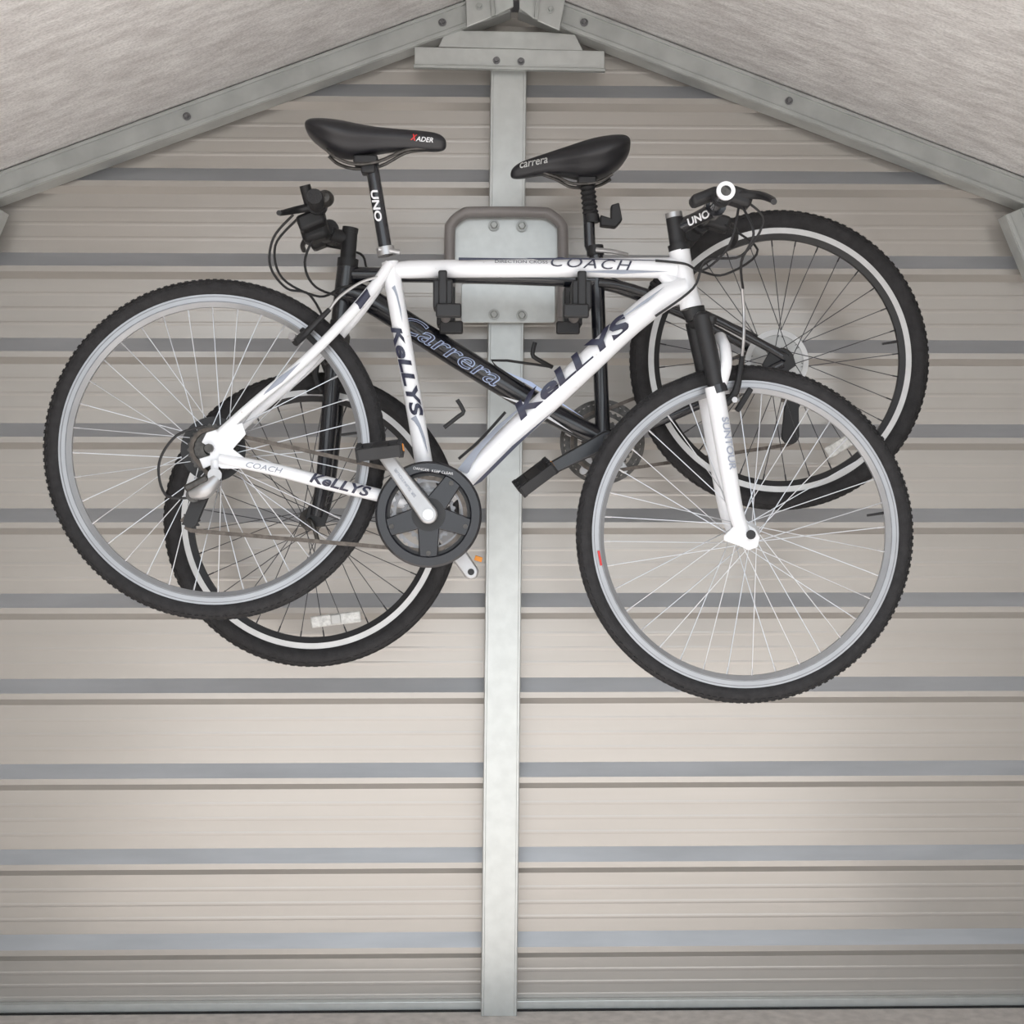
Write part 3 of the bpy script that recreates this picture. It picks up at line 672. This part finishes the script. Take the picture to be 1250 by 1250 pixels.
tube('derailleur_body',[q(962,462,0.08),q(972,480,0.085),q(966,500,0.08)],[.014,.016,.014],M_matte,B,14,4)
chainp=[j1+X*-0.019]+arc(Vector((rw.x,0,rw.z)),0.045,-20,100,8,y+0.045)+arc(Vector((C.x,0,C.z)),0.070,90,270,18,C.y)+[Vector((j2.x,j2.y,j2.z-0.02)),Vector((j2.x+0.018,j2.y,j2.z))]
chain('chain',chainp,M_chain,B)
text('down_tube_logo','Carrera',q(492,392),q(612,467),y-0.001,0.0275,0.040,M_blue,B,0.45,0.016)
text('down_tube_logo_core','Carrera',q(493,393),q(611,466),y-0.0018,0.0275,0.037,M_navy,B,0.45,-0.012)
decal('down_tube_stripe',[(0,-0.2),(0.4,0.5),(1,0),(0.4,0.1)],q(612,480),q(700,528),y,0.0272,0.018,M_dwhite,B)
decal('down_tube_stripe_2',[(0,0),(0.3,0.5),(1,0.3),(0.3,0.1)],q(618,452),q(712,512),y,0.0272,0.012,M_blue,B)
box('front_wheel_reflector',P(410,756,y-0.014),0.112,0.006,0.026,M_refl,B,0.004,u=Vector((1,0,0.12)))
box('front_wheel_reflector_centre',P(410,756,y-0.019),0.022,0.004,0.022,M_disc,B,0.003,u=Vector((1,0,0.12)))
box('rear_wheel_reflector',P(1024,545,y-0.012),0.062,0.006,0.028,M_refl,B,0.004,u=Vector((1,0,0.6)))
tube('bottle_cage_hook',[q(674,448),q(655,438,-0.02),q(650,432,-0.02),q(653,418,-0.02)],0.005,M_matte,B,10,2)
tube('bottle_cage_base',[q(674,448),q(600,440,-0.01),q(640,470,-0.02)],0.003,M_matte,B,8,3)
tube('brake_cable_a',[P(358,262,y-0.15),P(334,290,y-0.14),P(330,325,y-0.13),P(350,352,y-0.11),P(378,360,y-0.09),P(398,400,y-0.06),P(390,428,y-0.03)],0.0028,M_matte,B,8,6)
tube('brake_cable_b',[P(362,268,y-0.12),P(336,300,y-0.10),P(345,340,y-0.08),P(390,362,y-0.06),P(420,350,y-0.04),P(455,352,y-0.022)],0.0028,M_matte,B,8,6)
tube('shift_cable_a',[P(385,285,y-0.10),P(372,320,y-0.09),P(385,350,y-0.07),P(425,365,y-0.035),P(460,378,y-0.03)],0.0028,M_matte,B,8,6)
tube('shift_cable_b',[P(398,300,y+0.08),P(440,310,y+0.06),P(450,330,y+0.03),P(480,338,y+0.018)],0.0028,M_matte,B,8,6)
tube('frame_cable',[q(735,330,-0.02),q(760,345,-0.035),q(840,372,-0.05),q(925,410,-0.065)],0.0025,M_matte,B,8,4)
# ================================================================= LIGHT / CAMERA
w=bpy.data.worlds.new('World'); scene.world=w; w.use_nodes=True; nt=w.node_tree; bg=nt.nodes['Background']
tc=nt.nodes.new('ShaderNodeTexCoord'); sp=nt.nodes.new('ShaderNodeSeparateXYZ'); cr=nt.nodes.new('ShaderNodeValToRGB')
nt.links.new(tc.outputs['Generated'],sp.inputs[0]); 
mr=nt.nodes.new('ShaderNodeMapRange'); mr.inputs['From Min'].default_value=-1; nt.links.new(sp.outputs['Z'],mr.inputs[0]); nt.links.new(mr.outputs[0],cr.inputs[0])
cr.color_ramp.elements[0].color=(0.42,0.40,0.38,1); cr.color_ramp.elements[0].position=0.46
cr.color_ramp.elements[1].color=(0.87,0.94,1.0,1); cr.color_ramp.elements[1].position=0.54
nt.links.new(cr.outputs[0],bg.inputs[0]); bg.inputs[1].default_value=2.3
sd=bpy.data.lights.new('sun','SUN'); sd.energy=7.5; sd.angle=math.radians(3); sd.color=(1,0.98,0.95)
so=bpy.data.objects.new('sun',sd); so.rotation_euler=(math.radians(36),0,math.radians(8)); scene.collection.objects.link(so)
cd=bpy.data.cameras.new('camera'); cd.lens=F/1250*36; cd.sensor_width=36; co=bpy.data.objects.new('camera',cd)
co.location=CAM; co.rotation_euler=(math.radians(90),0,-YAW); scene.collection.objects.link(co); scene.camera=co
